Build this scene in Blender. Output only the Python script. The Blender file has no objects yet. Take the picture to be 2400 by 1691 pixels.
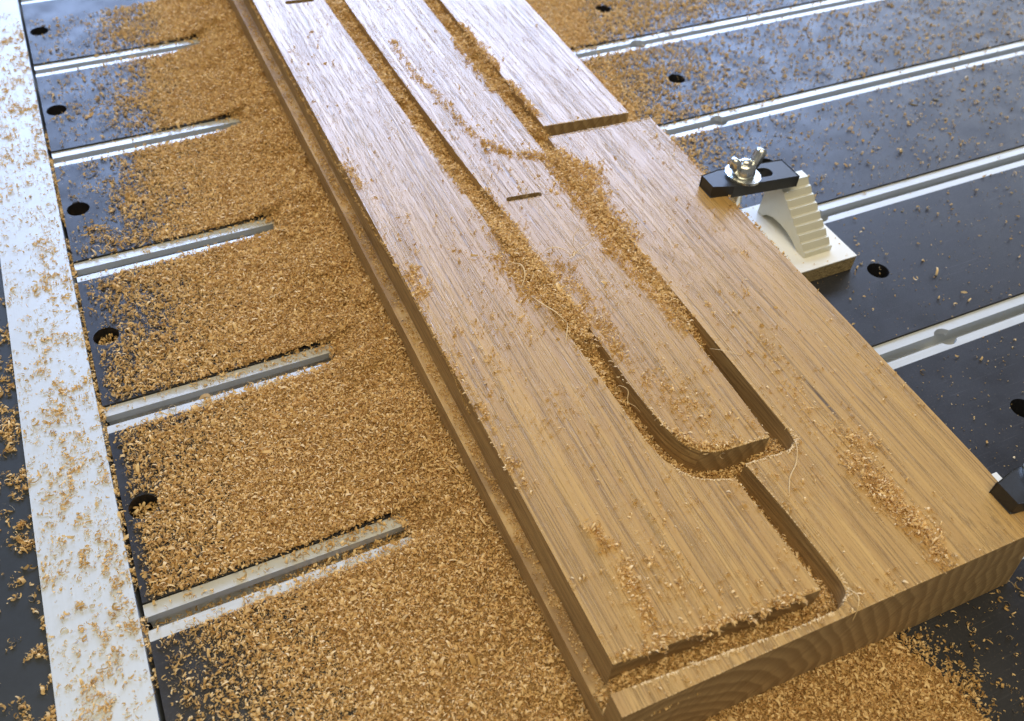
import bpy, bmesh, math, random
import numpy as np
from mathutils import Matrix, Vector

S = 0.001                       # the scene is laid out in millimetres
rng = np.random.default_rng(7)
random.seed(7)
scene = bpy.context.scene
COL = scene.collection

# ------------------------------------------------------------------ camera
cam_data = bpy.data.cameras.new('camera')
cam = bpy.data.objects.new('camera', cam_data)
COL.objects.link(cam)
CAM_C = (0.04633839, -0.18236401, 0.3071499)
CAM_R = [[0.90825283, -0.41613311, 0.04370379], [0.282076, 0.68608917, 0.67060777], [-0.3090468, -0.59675362, 0.74052359]]
m = Matrix.Identity(4)
for i in range(3):
    for j in range(3):
        m[i][j] = CAM_R[j][i]
    m[i][3] = CAM_C[i]
cam.matrix_world = m
cam_data.sensor_width = 36.0
cam_data.lens = 36.0 * 2108.4216 / 2400.0
cam_data.clip_start = 0.01
cam_data.clip_end = 20.0
cam_data.dof.use_dof = True
cam_data.dof.focus_distance = 0.37
cam_data.dof.aperture_fstop = 15.0
scene.camera = cam

# ------------------------------------------------------------------ world, lamps, exposure
world = bpy.data.worlds.new('World')
scene.world = world
world.use_nodes = True
bg = world.node_tree.nodes['Background']
bg.inputs['Color'].default_value = (0.84, 0.82, 0.78, 1)
bg.inputs['Strength'].default_value = 0.22


def area_lamp(name, loc, target, sx, sy, radiance, color):
    d = bpy.data.lights.new(name, 'AREA')
    d.shape = 'RECTANGLE'
    d.size, d.size_y = sx, sy
    d.energy = radiance * math.pi * sx * sy
    d.color = color
    o = bpy.data.objects.new(name, d)
    COL.objects.link(o)
    o.location = loc
    o.rotation_euler = (Vector(target) - Vector(loc)).to_track_quat('-Z', 'Y').to_euler()
    return o


# a cool window beyond the far end of the bed, a second one low on the right,
# and the workshop's lit ceiling
area_lamp('window_light', (0.86, 2.10, 1.10), (0.2, 0.1, 0.0), 2.5, 0.85, 14.5, (0.43, 0.60, 1.0))
area_lamp('side_window_light', (1.75, 0.95, 0.55), (0.3, 0.0, 0.0), 0.9, 0.5, 5.0, (0.70, 0.80, 1.0))
area_lamp('ceiling_light', (0.05, -0.30, 1.75), (0.25, 0.0, 0.0), 1.5, 1.3, 4.4, (1.0, 0.86, 0.58))

scene.view_settings.view_transform = 'Standard'
scene.view_settings.look = 'None'
scene.view_settings.exposure = 0.0
scene.view_settings.gamma = 1.0
scene.view_settings.use_curve_mapping = False


# ------------------------------------------------------------------ node helpers
class NT:
    def __init__(self, name):
        self.mat = bpy.data.materials.new(name)
        self.mat.use_nodes = True
        self.t = self.mat.node_tree
        self.bsdf = self.t.nodes['Principled BSDF']

    def new(self, kind, **kw):
        n = self.t.nodes.new(kind)
        for k, v in kw.items():
            setattr(n, k, v)
        return n

    def put(self, sock, v):
        if isinstance(v, bpy.types.NodeSocket):
            self.t.links.new(v, sock)
        elif v is not None:
            if isinstance(v, (tuple, list)) and len(v) == 3 and sock.type == 'RGBA':
                v = (*v, 1)
            sock.default_value = v

    def coord(self, kind='Object'):
        n = self.new('ShaderNodeTexCoord')
        return self.scale(n.outputs[kind], (1000, 1000, 1000))

    def scale(self, v, s):
        n = self.new('ShaderNodeVectorMath', operation='MULTIPLY')
        self.put(n.inputs[0], v)
        n.inputs[1].default_value = s
        return n.outputs[0]

    def vadd(self, a, b):
        n = self.new('ShaderNodeVectorMath', operation='ADD')
        self.put(n.inputs[0], a)
        self.put(n.inputs[1], b)
        return n.outputs[0]

    def noise(self, v, detail=2.0, rough=0.5, out='Fac', dist=0.0):
        n = self.new('ShaderNodeTexNoise')
        n.inputs['Scale'].default_value = 1.0
        n.inputs['Detail'].default_value = detail
        n.inputs['Roughness'].default_value = rough
        n.inputs['Distortion'].default_value = dist
        self.put(n.inputs['Vector'], v)
        return n.outputs[out]

    def math(self, op, a, b=None, c=None, clamp=False):
        n = self.new('ShaderNodeMath', operation=op)
        n.use_clamp = clamp
        self.put(n.inputs[0], a)
        if b is not None:
            self.put(n.inputs[1], b)
        if c is not None:
            self.put(n.inputs[2], c)
        return n.outputs[0]

    def ramp(self, v, lo, hi, a=0.0, b=1.0):
        n = self.new('ShaderNodeMapRange')
        n.interpolation_type = 'SMOOTHSTEP'
        self.put(n.inputs['Value'], v)
        n.inputs['From Min'].default_value = lo
        n.inputs['From Max'].default_value = hi
        n.inputs['To Min'].default_value = a
        n.inputs['To Max'].default_value = b
        return n.outputs[0]

    def mix(self, f, a, b, blend='MIX'):
        n = self.new('ShaderNodeMix', data_type='RGBA', blend_type=blend)
        self.put(n.inputs[0], f)
        self.put(n.inputs[6], a)
        self.put(n.inputs[7], b)
        return n.outputs[2]

    def bump(self, h, strength=0.3, dist=0.0002):
        n = self.new('ShaderNodeBump')
        n.inputs['Strength'].default_value = strength
        n.inputs['Distance'].default_value = dist
        self.put(n.inputs['Height'], h)
        self.put(self.bsdf.inputs['Normal'], n.outputs[0])

    def set(self, **kw):
        for k, v in kw.items():
            self.put(self.bsdf.inputs[k.replace('_', ' ')], v)
        return self.mat


def oak_top():
    n = NT('oak_long_grain')
    p = n.coord()
    warp = n.noise(n.scale(p, (0.016, 0.0035, 0.016)), 2, 0.5, 'Color')
    p2 = n.vadd(p, n.scale(warp, (11, 0, 11)))
    broad = n.noise(n.scale(p2, (0.07, 0.004, 0.07)), 2)
    streak = n.noise(n.scale(p2, (0.36, 0.0018, 0.36)), 3, 0.6)
    l1 = n.noise(n.scale(p2, (0.40, 0.0013, 0.40)), 2, 0.6)
    l2 = n.noise(n.vadd(n.scale(p2, (0.80, 0.0022, 0.80)), (13.0, 5.0, 2.0)), 2, 0.6)
    brk = n.noise(n.scale(p2, (0.5, 0.022, 0.5)), 3, 0.6)
    pore = n.noise(n.scale(p2, (2.4, 0.055, 2.4)), 2, 0.6)
    fine = n.noise(n.scale(p, (5.0, 0.5, 5.0)), 2)
    c = n.mix(n.ramp(streak, 0.30, 0.70), (0.382, 0.214, 0.064), (0.556, 0.345, 0.120))
    c = n.mix(n.ramp(broad, 0.35, 0.7, 0, 0.5), c, (0.440, 0.262, 0.085))
    e1 = n.ramp(n.math('ABSOLUTE', n.math('SUBTRACT', l1, 0.5)), 0.005, 0.020, 1, 0)
    e2 = n.ramp(n.math('ABSOLUTE', n.math('SUBTRACT', l2, 0.47)), 0.008, 0.026, 1, 0)
    lf = n.math('MULTIPLY', n.math('MAXIMUM', e1, n.math('MULTIPLY', e2, 0.85)), n.ramp(brk, 0.34, 0.52, 0.15, 1.0))
    c = n.mix(n.math('MULTIPLY', lf, 0.66), c, (0.150, 0.082, 0.027))
    pf = n.ramp(pore, 0.57, 0.68)
    c = n.mix(n.math('MULTIPLY', pf, 0.38), c, (0.17, 0.095, 0.036))
    c = n.mix(n.ramp(fine, 0.3, 0.8, 0, 0.18), c, (0.60, 0.42, 0.17))
    # a dark mineral streak running with the grain near the clamped edge
    sx = n.new('ShaderNodeSeparateXYZ')
    n.put(sx.inputs[0], p2)
    dx = n.math('ABSOLUTE', n.math('SUBTRACT', sx.outputs[0], STREAK_X))
    across = n.ramp(dx, 0.2, 1.5, 1, 0)
    dy = n.math('ABSOLUTE', n.math('SUBTRACT', sx.outputs[1], STREAK_Y))
    along = n.ramp(dy, 6, 34, 1, 0)
    st = n.math('MULTIPLY', n.math('MULTIPLY', across, along), n.ramp(pore, 0.35, 0.55))
    c = n.mix(n.math('MULTIPLY', st, 0.9), c, (0.07, 0.045, 0.028))
    h = n.math('SUBTRACT', n.math('MULTIPLY', fine, 0.25), n.math('ADD', lf, n.math('MULTIPLY', pf, 0.8)))
    n.bump(h, 0.55, 0.00025)
    return n.set(Base_Color=c, Roughness=n.ramp(streak, 0.3, 0.7, 0.35, 0.27), Specular_IOR_Level=0.75)


def oak_wall():
    n = NT('oak_machined_wall')
    p = n.coord()
    lay = n.noise(n.scale(p, (0.035, 0.035, 1.5)), 3, 0.6)
    gr = n.noise(n.scale(p, (0.5, 0.012, 0.9)), 3, 0.6)
    c = n.mix(n.ramp(gr, 0.3, 0.7), (0.44, 0.275, 0.105), (0.58, 0.40, 0.175))
    c = n.mix(n.ramp(lay, 0.42, 0.60, 0, 0.75), c, (0.25, 0.15, 0.065))
    burn = n.noise(n.scale(p, (0.06, 0.06, 0.12)), 3, 0.6)
    c = n.mix(n.ramp(burn, 0.54, 0.74, 0, 0.35), c, (0.16, 0.085, 0.032))
    n.bump(lay, 0.9, 0.0005)
    return n.set(Base_Color=c, Roughness=0.62)


def oak_end():
    n = NT('oak_end_grain')
    p = n.coord()
    w = n.noise(n.scale(p, (0.022, 0.022, 0.03)), 2, 0.5)
    sx = n.new('ShaderNodeSeparateXYZ')
    n.put(sx.inputs[0], p)
    dx = n.math('SUBTRACT', sx.outputs[0], RING_X)
    dz = n.math('ADD', sx.outputs[2], 14.0)
    r = n.math('SQRT', n.math('ADD', n.math('MULTIPLY', dx, dx), n.math('MULTIPLY', dz, dz)))
    r = n.math('ADD', r, n.math('MULTIPLY', w, 16.0))
    rings = n.math('FRACT', n.math('DIVIDE', r, 5.0))
    ring = n.math('MULTIPLY', n.ramp(rings, 0.0, 0.75), n.ramp(rings, 0.86, 1.0, 1, 0))
    # slanting saw marks
    sv = n.new('ShaderNodeCombineXYZ')
    n.put(sv.inputs[0], n.math('MULTIPLY', n.math('SUBTRACT', sx.outputs[0], n.math('MULTIPLY', sx.outputs[2], 0.7)), 1.3))
    n.put(sv.inputs[1], n.math('MULTIPLY', sx.outputs[2], 0.06))
    saw = n.noise(sv.outputs[0], 2, 0.6)
    sp = n.noise(n.scale(p, (2.6, 2.6, 2.6)), 2)
    c = n.mix(ring, (0.47, 0.32, 0.145), (0.31, 0.20, 0.085))
    c = n.mix(n.ramp(saw, 0.46, 0.62, 0, 0.6), c, (0.20, 0.115, 0.042))
    sp2 = n.noise(n.scale(p, (1.1, 1.1, 1.1)), 3, 0.7)
    c = n.mix(n.ramp(sp, 0.55, 0.70, 0, 0.55), c, (0.46, 0.31, 0.145))
    ang = n.math('ARCTAN2', dz, dx)
    rv = n.new('ShaderNodeCombineXYZ')
    n.put(rv.inputs[0], n.math('MULTIPLY', ang, 60.0))
    n.put(rv.inputs[1], n.math('MULTIPLY', r, 0.05))
    ray = n.noise(rv.outputs[0], 2, 0.6)
    c = n.mix(n.ramp(ray, 0.60, 0.72, 0, 0.35), c, (0.50, 0.35, 0.17))
    c = n.mix(n.ramp(sp2, 0.62, 0.75, 0, 0.5), c, (0.09, 0.05, 0.02))
    n.bump(n.math('ADD', saw, n.math('MULTIPLY', sp, 0.5)), 0.6, 0.0003)
    return n.set(Base_Color=c, Roughness=0.75)


def chip_mat(name, a, b, rough=0.6, per=True):
    n = NT(name)
    if per:
        rnd = n.new('ShaderNodeObjectInfo').outputs['Random']
    else:
        rnd = n.noise(n.scale(n.coord(), (1.3, 1.3, 1.3)), 3, 0.7)
        rnd = n.ramp(rnd, 0.3, 0.7)
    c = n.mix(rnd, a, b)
    m_ = n.set(Base_Color=c, Roughness=rough, Specular_IOR_Level=0.35)
    if per:
        # shavings this thin let some light through
        tr = n.new('ShaderNodeBsdfTranslucent')
        n.put(tr.inputs['Color'], c)
        mx = n.new('ShaderNodeMixShader')
        mx.inputs[0].default_value = 0.2
        n.t.links.new(n.bsdf.outputs[0], mx.inputs[1])
        n.t.links.new(tr.outputs[0], mx.inputs[2])
        n.t.links.new(mx.outputs[0], n.t.nodes['Material Output'].inputs[0])
    return n, m_


STREAK_X, STREAK_Y = 268.5 - 214.0, -26.0 - 155.0
RING_X = 142.0 - 214.0
M = {}
M['top'] = oak_top()
M['wall'] = oak_wall()
M['end'] = oak_end()
_, M['chip'] = chip_mat('oak_chip', (0.61, 0.380, 0.130), (0.95, 0.710, 0.365))
n_, M['pile'] = chip_mat('oak_chip_mass', (0.30, 0.175, 0.055), (0.56, 0.36, 0.14), 0.8, False)  # shade between the loose chips is put into this darker colour
n_.bump(n_.noise(n_.scale(n_.coord(), (1.1, 1.1, 1.1)), 3, 0.7), 1.0, 0.0012)
_, M['fibre'] = chip_mat('oak_fibre', (0.58, 0.39, 0.17), (0.72, 0.52, 0.26), 0.55, False)


def panel_mat():
    n = NT('black_panel')
    p = n.coord()
    a = n.noise(n.scale(p, (0.05, 0.05, 0.05)), 3)
    g = n.noise(n.scale(p, (2.0, 2.0, 2.0)), 3, 0.7)
    d = n.noise(n.scale(p, (0.9, 0.9, 0.9)), 4, 0.7)
    c = n.mix(a, (0.014, 0.0143, 0.017), (0.022, 0.022, 0.026))
    c = n.mix(n.ramp(d, 0.56, 0.80, 0, 0.22), c, (0.40, 0.32, 0.22))
    sc = n.noise(n.scale(p, (0.02, 1.1, 1.0)), 3, 0.7)
    c = n.mix(n.ramp(sc, 0.60, 0.74, 0, 0.18), c, (0.25, 0.25, 0.27))
    n.bump(g, 0.25, 0.0002)
    return n.set(Base_Color=c, Roughness=n.ramp(a, 0.3, 0.7, 0.36, 0.48), Specular_IOR_Level=0.42)


def metal_mat(name, col, rough, stretch=(0.03, 3.0, 3.0), metallic=1.0):
    n = NT(name)
    p = n.coord()
    br = n.noise(n.scale(p, stretch), 3, 0.6)
    du = n.noise(n.scale(p, (0.06, 0.06, 0.06)), 4, 0.65)
    c = n.mix(n.ramp(du, 0.45, 0.75, 0, 0.35), col, tuple(x * 0.82 for x in col))
    sp = n.noise(n.scale(p, (0.8, 0.8, 0.8)), 4, 0.75)
    c = n.mix(n.ramp(sp, 0.66, 0.76, 0, 0.5), c, (0.42, 0.32, 0.20))
    scr = n.noise(n.scale(p, tuple(q * 0.6 for q in stretch)), 4, 0.75)
    c = n.mix(n.ramp(scr, 0.6, 0.72, 0, 0.22), c, tuple(x * 0.6 for x in col))
    n.bump(br, 0.10, 0.0001)
    return n.set(Base_Color=c, Metallic=metallic, Roughness=n.ramp(br, 0.3, 0.7, rough - 0.05, rough + 0.07))


def plain(name, col, rough, metallic=0.0, var=0.15, sc=0.8, bump=0.1):
    n = NT(name)
    q = n.noise(n.scale(n.coord(), (sc, sc, sc)), 4, 0.65)
    c = n.mix(q, tuple(x * (1 - var) for x in col), tuple(min(1, x * (1 + var)) for x in col))
    n.bump(q, bump, 0.0002)
    return n.set(Base_Color=c, Roughness=rough, Metallic=metallic)


def chipboard_mat():
    n = NT('raw_chipboard')
    p = n.coord()
    v = n.new('ShaderNodeTexVoronoi')
    v.inputs['Scale'].default_value = 1.0
    n.put(v.inputs['Vector'], n.scale(p, (0.32, 0.32, 1.0)))
    q = n.noise(n.scale(p, (0.7, 0.7, 1.4)), 3, 0.7)
    c = n.mix(n.ramp(q, 0.38, 0.62), (0.10, 0.065, 0.025), (0.40, 0.30, 0.14))
    c = n.mix(n.ramp(v.outputs['Distance'], 0.2, 0.7, 0, 0.5), c, (0.50, 0.39, 0.20))
    n.bump(q, 0.8, 0.0006)
    return n.set(Base_Color=c, Roughness=0.85)


M['panel'] = panel_mat()
M['rail'] = metal_mat('anodised_aluminium', (0.60, 0.62, 0.62), 0.36, (0.03, 3.0, 3.0), 0.3)
M['strip'] = metal_mat('anodised_aluminium_strip', (0.57, 0.61, 0.64), 0.44, (3.0, 0.03, 3.0), 0.2)
M['side'] = plain('dark_slate_cover', (0.022, 0.027, 0.032), 0.45, 0, 0.25, 0.3, 0.15)
M['black_steel'] = plain('black_oxide_steel', (0.020, 0.021, 0.023), 0.42, 0.0, 0.3, 0.6, 0.15)
M['bolt'] = plain('black_bolt', (0.012, 0.012, 0.013), 0.4, 0.3, 0.2)
M['zinc'] = metal_mat('zinc_plated_steel', (0.72, 0.73, 0.70), 0.25, (0.4, 0.4, 0.4))
M['cast'] = metal_mat('step_block_aluminium', (0.70, 0.68, 0.56), 0.42, (0.5, 0.5, 0.5), 0.35)
M['melamine'] = plain('white_melamine', (0.78, 0.77, 0.71), 0.35, 0, 0.06, 0.12, 0.05)
M['chipboard'] = chipboard_mat()
M['dark'] = plain('bed_gap_shade', (0.010, 0.010, 0.011), 0.8)  # near black, so the shade in the bed's gaps is in the colour


# ------------------------------------------------------------------ object helpers
def link_mesh(name, me, parent=None, loc=None):
    o = bpy.data.objects.new(name, me)
    COL.objects.link(o)
    if parent is not None:
        o.parent = parent
    if loc is not None:
        o.location = loc
    return o


def from_bm(name, bm, mats, parent=None, origin=(0, 0, 0), smooth=False):
    """bm in millimetres in world space; origin in mm is where the object's (or its root's) origin stands"""
    org = Vector(origin)
    if parent is not None:
        r = parent
        acc = Vector((0, 0, 0))
        while r is not None:
            acc += Vector(r.location)
            r = r.parent
        org = acc / S
    for v in bm.verts:
        v.co = (v.co - org) * S
    bmesh.ops.recalc_face_normals(bm, faces=bm.faces[:])
    me = bpy.data.meshes.new(name)
    bm.to_mesh(me)
    bm.free()
    if not isinstance(mats, (list, tuple)):
        mats = [mats]
    for x in mats:
        me.materials.append(x)
    if smooth:
        for p_ in me.polygons:
            p_.use_smooth = True
    o = link_mesh(name, me, parent)
    if parent is None:
        o.location = org * S
    return o


def empty(name, loc_mm):
    o = bpy.data.objects.new(name, None)
    o.empty_display_size = 0.01
    COL.objects.link(o)
    o.location = Vector(loc_mm) * S
    return o


def tag(o, label=None, cat=None, group=None, kind=None):
    if label:
        o['label'] = label
    if cat:
        o['category'] = cat
    if group:
        o['group'] = group
    if kind:
        o['kind'] = kind
    return o


def prism(bm, poly, z0, z1, holes=(), bottom=True, offset_bottom=None, top=True):
    """vertical prism over an xy polygon, optional holes that go right through (z1 -> z0)"""
    loops = [poly] + list(holes)
    tv, bv = [], []
    for li, lp in enumerate(loops):
        tv.append([bm.verts.new((x, y, z1)) for x, y in lp])
        bv.append([bm.verts.new((x, y, z0)) for x, y in lp])
    if offset_bottom:
        for v in bv[0]:
            offset_bottom(v)
    for a, b in zip(tv, bv):
        for i in range(len(a)):
            j = (i + 1) % len(a)
            bm.faces.new((a[i], a[j], b[j], b[i]))
    for vs, do in ((tv, top), (bv, bottom)):
        if not do:
            continue
        if len(vs) == 1:
            bm.faces.new(vs[0])
        else:
            es = []
            for lp in vs:
                for i in range(len(lp)):
                    e = bm.edges.get((lp[i], lp[(i + 1) % len(lp)]))
                    es.append(e)
            bmesh.ops.triangle_fill(bm, use_beauty=True, use_dissolve=False, edges=es)
    return tv, bv


def box(bm, x0, x1, y0, y1, z0, z1):
    prism(bm, [(x0, y0), (x1, y0), (x1, y1), (x0, y1)], z0, z1)


def circle(cx, cy, r, n=28):
    return [(cx + r * math.cos(2 * math.pi * i / n), cy + r * math.sin(2 * math.pi * i / n)) for i in range(n)]


def lathe(bm, cx, cy, prof, n=28):
    rows = []
    for r, z in prof:
        if r < 1e-6:
            rows.append([bm.verts.new((cx, cy, z))])
        else:
            rows.append([bm.verts.new((cx + r * math.cos(2 * math.pi * i / n), cy + r * math.sin(2 * math.pi * i / n), z)) for i in range(n)])
    for a, b in zip(rows[:-1], rows[1:]):
        for i in range(n):
            j = (i + 1) % n
            if len(a) == 1 and len(b) == 1:
                continue
            if len(a) == 1:
                bm.faces.new((a[0], b[i], b[j]))
            elif len(b) == 1:
                bm.faces.new((a[i], a[j], b[0]))
            else:
                bm.faces.new((a[i], a[j], b[j], b[i]))


def bevel(bm, w, seg=2, angle=0.6):
    es = [e for e in bm.edges if len(e.link_faces) == 2 and e.calc_face_angle(0) > angle]
    bmesh.ops.bevel(bm, geom=es, offset=w, segments=seg, affect='EDGES', profile=0.5)


def catmull(pts, step=2.0):
    pts = [np.array(p, float) for p in pts]
    out = []
    for i in range(len(pts) - 1):
        p0 = pts[max(i - 1, 0)]
        p1, p2 = pts[i], pts[i + 1]
        p3 = pts[min(i + 2, len(pts) - 1)]
        k = max(1, int(np.linalg.norm(p2 - p1) / step))
        for s in range(k):
            t = s / k
            out.append(tuple(0.5 * ((2 * p1) + (-p0 + p2) * t + (2 * p0 - 5 * p1 + 4 * p2 - p3) * t * t + (-p0 + 3 * p1 - 3 * p2 + p3) * t ** 3)))
    out.append(tuple(pts[-1]))
    return out


# ------------------------------------------------------------------ the machine bed (setting)
PITCH = 100.0
XR = 760.0
bm = bmesh.new()
box(bm, -130, XR, -230, 640, -34, -26)  # base sheet added below the panels so the gaps look dark
bed = tag(from_bm('machine_bed', bm, M['dark']),
          'black machine bed with aluminium slot rails under the oak board', None, None, 'structure')

KS = list(range(-2, 6))
proto_panel = proto_bolt = proto_rail = None
HX = (7.8, 377.5)
for k in KS:
    y0 = k * PITCH
    # panel between rail k and rail k+1
    if proto_panel is None:
        bm = bmesh.new()
        prism(bm, [(0.4, y0 + 8.1), (XR, y0 + 8.1), (XR, y0 + 91.9), (0.4, y0 + 91.9)], -17, 0,
              [circle(hx, y0 + 50, 5.7, 36) for hx in HX])
        proto_panel = from_bm('bed_panel', bm, M['panel'], bed)
        pan = proto_panel
    else:
        pan = proto_panel.copy()
        COL.objects.link(pan)
        pan.location.y = proto_panel.location.y + (k - KS[0]) * PITCH * S
    for hx in HX:
        if proto_bolt is None:
            bm = bmesh.new()
            hexa = [(2.3 * math.cos(math.pi / 3 * i), 2.3 * math.sin(math.pi / 3 * i)) for i in range(6)]
            prism(bm, circle(0, 0, 4.7, 32), -15, -9, [hexa])
            bevel(bm, 0.4, 2)
            ring = circle(0, 0, 5.65, 32)
            prism(bm, ring, -16.5, -14.8)
            for v in bm.verts:
                v.co.y += KS[0] * PITCH + 50
                v.co.x += HX[0]
            proto_bolt = from_bm('bolt', bm, M['bolt'], pan)
            proto_bolt.location = (0, 0, 0)
        else:
            b = proto_bolt.copy()
            COL.objects.link(b)
            b.parent = pan
            b.location = ((hx - HX[0]) * S, 0, 0)
    # rail k
    if proto_rail is None:
        bm = bmesh.new()
        yc = y0
        ns = 12

        def arc(cx, r, yl, up):
            # points of the round notch cut into a lip edge at y = yl
            dy = yl - (-0.3)
            half = math.sqrt(max(r * r - dy * dy, 0.01))
            a0 = math.atan2(dy, -half)
            a1 = math.atan2(dy, half)
            return [(cx + r * math.cos(a0 + (a1 - a0) * i / ns), -0.3 + r * math.sin(a0 + (a1 - a0) * i / ns)) for i in range(ns + 1)]
        up = [(0.3, 2.4)] + arc(377.5, 5.4, 2.4, True) + [(XR, 2.4), (XR, 7.8), (0.3, 7.8)]
        lo = [(0.3, -3.1)] + arc(377.5, 5.4, -3.1, False) + [(XR, -3.1), (XR, -7.8), (0.3, -7.8)]
        for poly in (up, lo):
            prism(bm, [(x, y + yc) for x, y in poly], -4.6, -1.0)
        box(bm, 0.3, XR, yc + 5.6, yc + 7.8, -14, -4.6)
        box(bm, 0.3, XR, yc - 7.8, yc - 5.6, -14, -4.6)
        box(bm, 0.3, XR, yc - 7.8, yc + 7.8, -17, -14)
        proto_rail = from_bm('slot_rail', bm, M['rail'], bed)
        proto_rail.location = (0, 0, 0)
    else:
        r_ = proto_rail.copy()
        COL.objects.link(r_)
        r_.location.y = (k - KS[0]) * PITCH * S

bm = bmesh.new()
box(bm, -32.0, -1.6, -230, 640, -24, 0.0)
bevel(bm, 0.6, 2)
from_bm('edge_strip', bm, M['strip'], bed)
bm = bmesh.new()
box(bm, -52.0, -32.5, -230, 640, -24, -1.5)
box(bm, -130.0, -52.5, -230, 640, -24, -1.8)
bevel(bm, 0.4, 1)
from_bm('side_cover', bm, M['side'], bed)

# ------------------------------------------------------------------ the oak board
T = 41.0
ZF = 19.0          # floor of the milled grooves
ZL = 23.0
board = empty('oak_board', (214, 155, 0))
tag(board, 'thick oak board with routed leg shapes, clamped across the slotted bed', 'board')

YB = 470.0
A_right = catmull([(208.2, -50.8), (203, -48.9), (198.0, -47.0), (194.0, -43.8), (190.4, -38.2), (188.0, -31.5), (186.8, -22), (186.4, -10), (186.0, 7),
                   (184.4, 52), (182.6, 110), (180.0, 172), (178.5, 205), (175.7, 316), (173, YB)], 2.0)
A_poly = [(133.6, -94.4), (209.4, -99.6)] + A_right + [(134.6, YB)]
B_left = catmull([(185.5, YB), (186.6, 344), (187.7, 260), (189, 204), (189.9, 172), (191.2, 140), (192.8, 119), (194.4, 60), (194.9, 20), (195.0, 3), (195.8, -10),
                  (197.0, -22), (199.4, -30.2), (203.2, -35.6), (207.8, -38), (213, -39.0), (221, -39.5), (231.2, -40.2)], 2.0)
B_poly = B_left + [(232, -20), (232.4, 12), (232, 165), (232, YB)]
D_poly = [(241.8, 176.4), (290.4, 171.7), (292, 300), (293, YB), (242.5, YB)]
C_in = [(239.6, 166.8), (238.6, 150), (239.2, 34), (239.5, -15), (239.7, -38)] + catmull([(239.7, -40), (239.2, -44.4), (237.0, -47.2), (233.5, -48.1)], 1.2) + \
       [(215.3, -46.9), (216.9, -71), (217.6, -92)] + catmull([(217.6, -95), (217.3, -101), (215.2, -105.2), (209.9, -107.6)], 1.2) + \
       [(191.9, -107.0), (163.5, -104.6), (128.3, -102.2)]
C_poly = C_in + [(128.3, -109.7), (214, -110.6), (296.5, -111.7), (298.0, -80), (299.2, 0), (299.4, 80), (299.0, 163.2)]


def stadium(cx, cy, L, w, ang, n=8):
    out = []
    for sgn in (1, -1):
        for i in range(n + 1):
            a = -math.pi / 2 + math.pi * i / n
            x, y = sgn * (L / 2 - w / 2) + sgn * w / 2 * math.cos(a), sgn * w / 2 * math.sin(a)
            out.append((cx + x * math.cos(ang) - y * math.sin(ang), cy + x * math.sin(ang) + y * math.cos(ang)))
    return out


SLOT_B = stadium(206.8, 126.0, 18.0, 3.4, -0.11)
SLOT_A = stadium(160.6, 351.5, 18.0, 4.4, -0.11)


def board_mats(bm):
    bm.faces.ensure_lookup_table()
    bm.normal_update()
    for f in bm.faces:
        nz, ny = f.normal.z, f.normal.y
        f.material_index = 0 if abs(nz) > 0.7 else (2 if abs(ny) > 0.75 else 1)


def blank(name, poly, z0, holes=(), off=None, tops=0.25):
    bm = bmesh.new()
    prism(bm, poly, z0, T, holes, offset_bottom=off)
    bmesh.ops.recalc_face_normals(bm, faces=bm.faces[:])
    board_mats(bm)
    return from_bm(name, bm, [M['top'], M['wall'], M['end']], board)


blank('leg_blank', A_poly, ZF - 1, [SLOT_A])
blank('leg_blank', B_poly, ZF - 1, [SLOT_B])
blank('leg_blank', D_poly, ZF - 1)


def off_c(v):
    if v.co.y < -109:
        v.co.y -= 1.8
    if v.co.x > 290:
        v.co.x += 7.0          # the raw edge swells out towards the underside


blank('offcut_frame', C_poly, 0.2, off=off_c)
bm = bmesh.new()
prism(bm, [(128.5, -106), (296, -106), (298.5, 0), (298.7, 165), (299.2, YB), (128.5, YB)], 0.25, ZF)
# the ledge left along the far edge of the outer cut
prism(bm, [(128.45, -103.5), (134.4, -103.5), (134.9, YB), (128.45, YB)], ZF - 0.5, ZL)
bmesh.ops.recalc_face_normals(bm, faces=bm.faces[:])
board_mats(bm)
for f in bm.faces:
    if f.normal.z > 0.7:
        f.material_index = 1
from_bm('board_core', bm, [M['top'], M['wall'], M['end']], board)

# ------------------------------------------------------------------ clamps, packing, step block
BAR_TILT = (36.0 - 41.2) / 50.0


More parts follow.
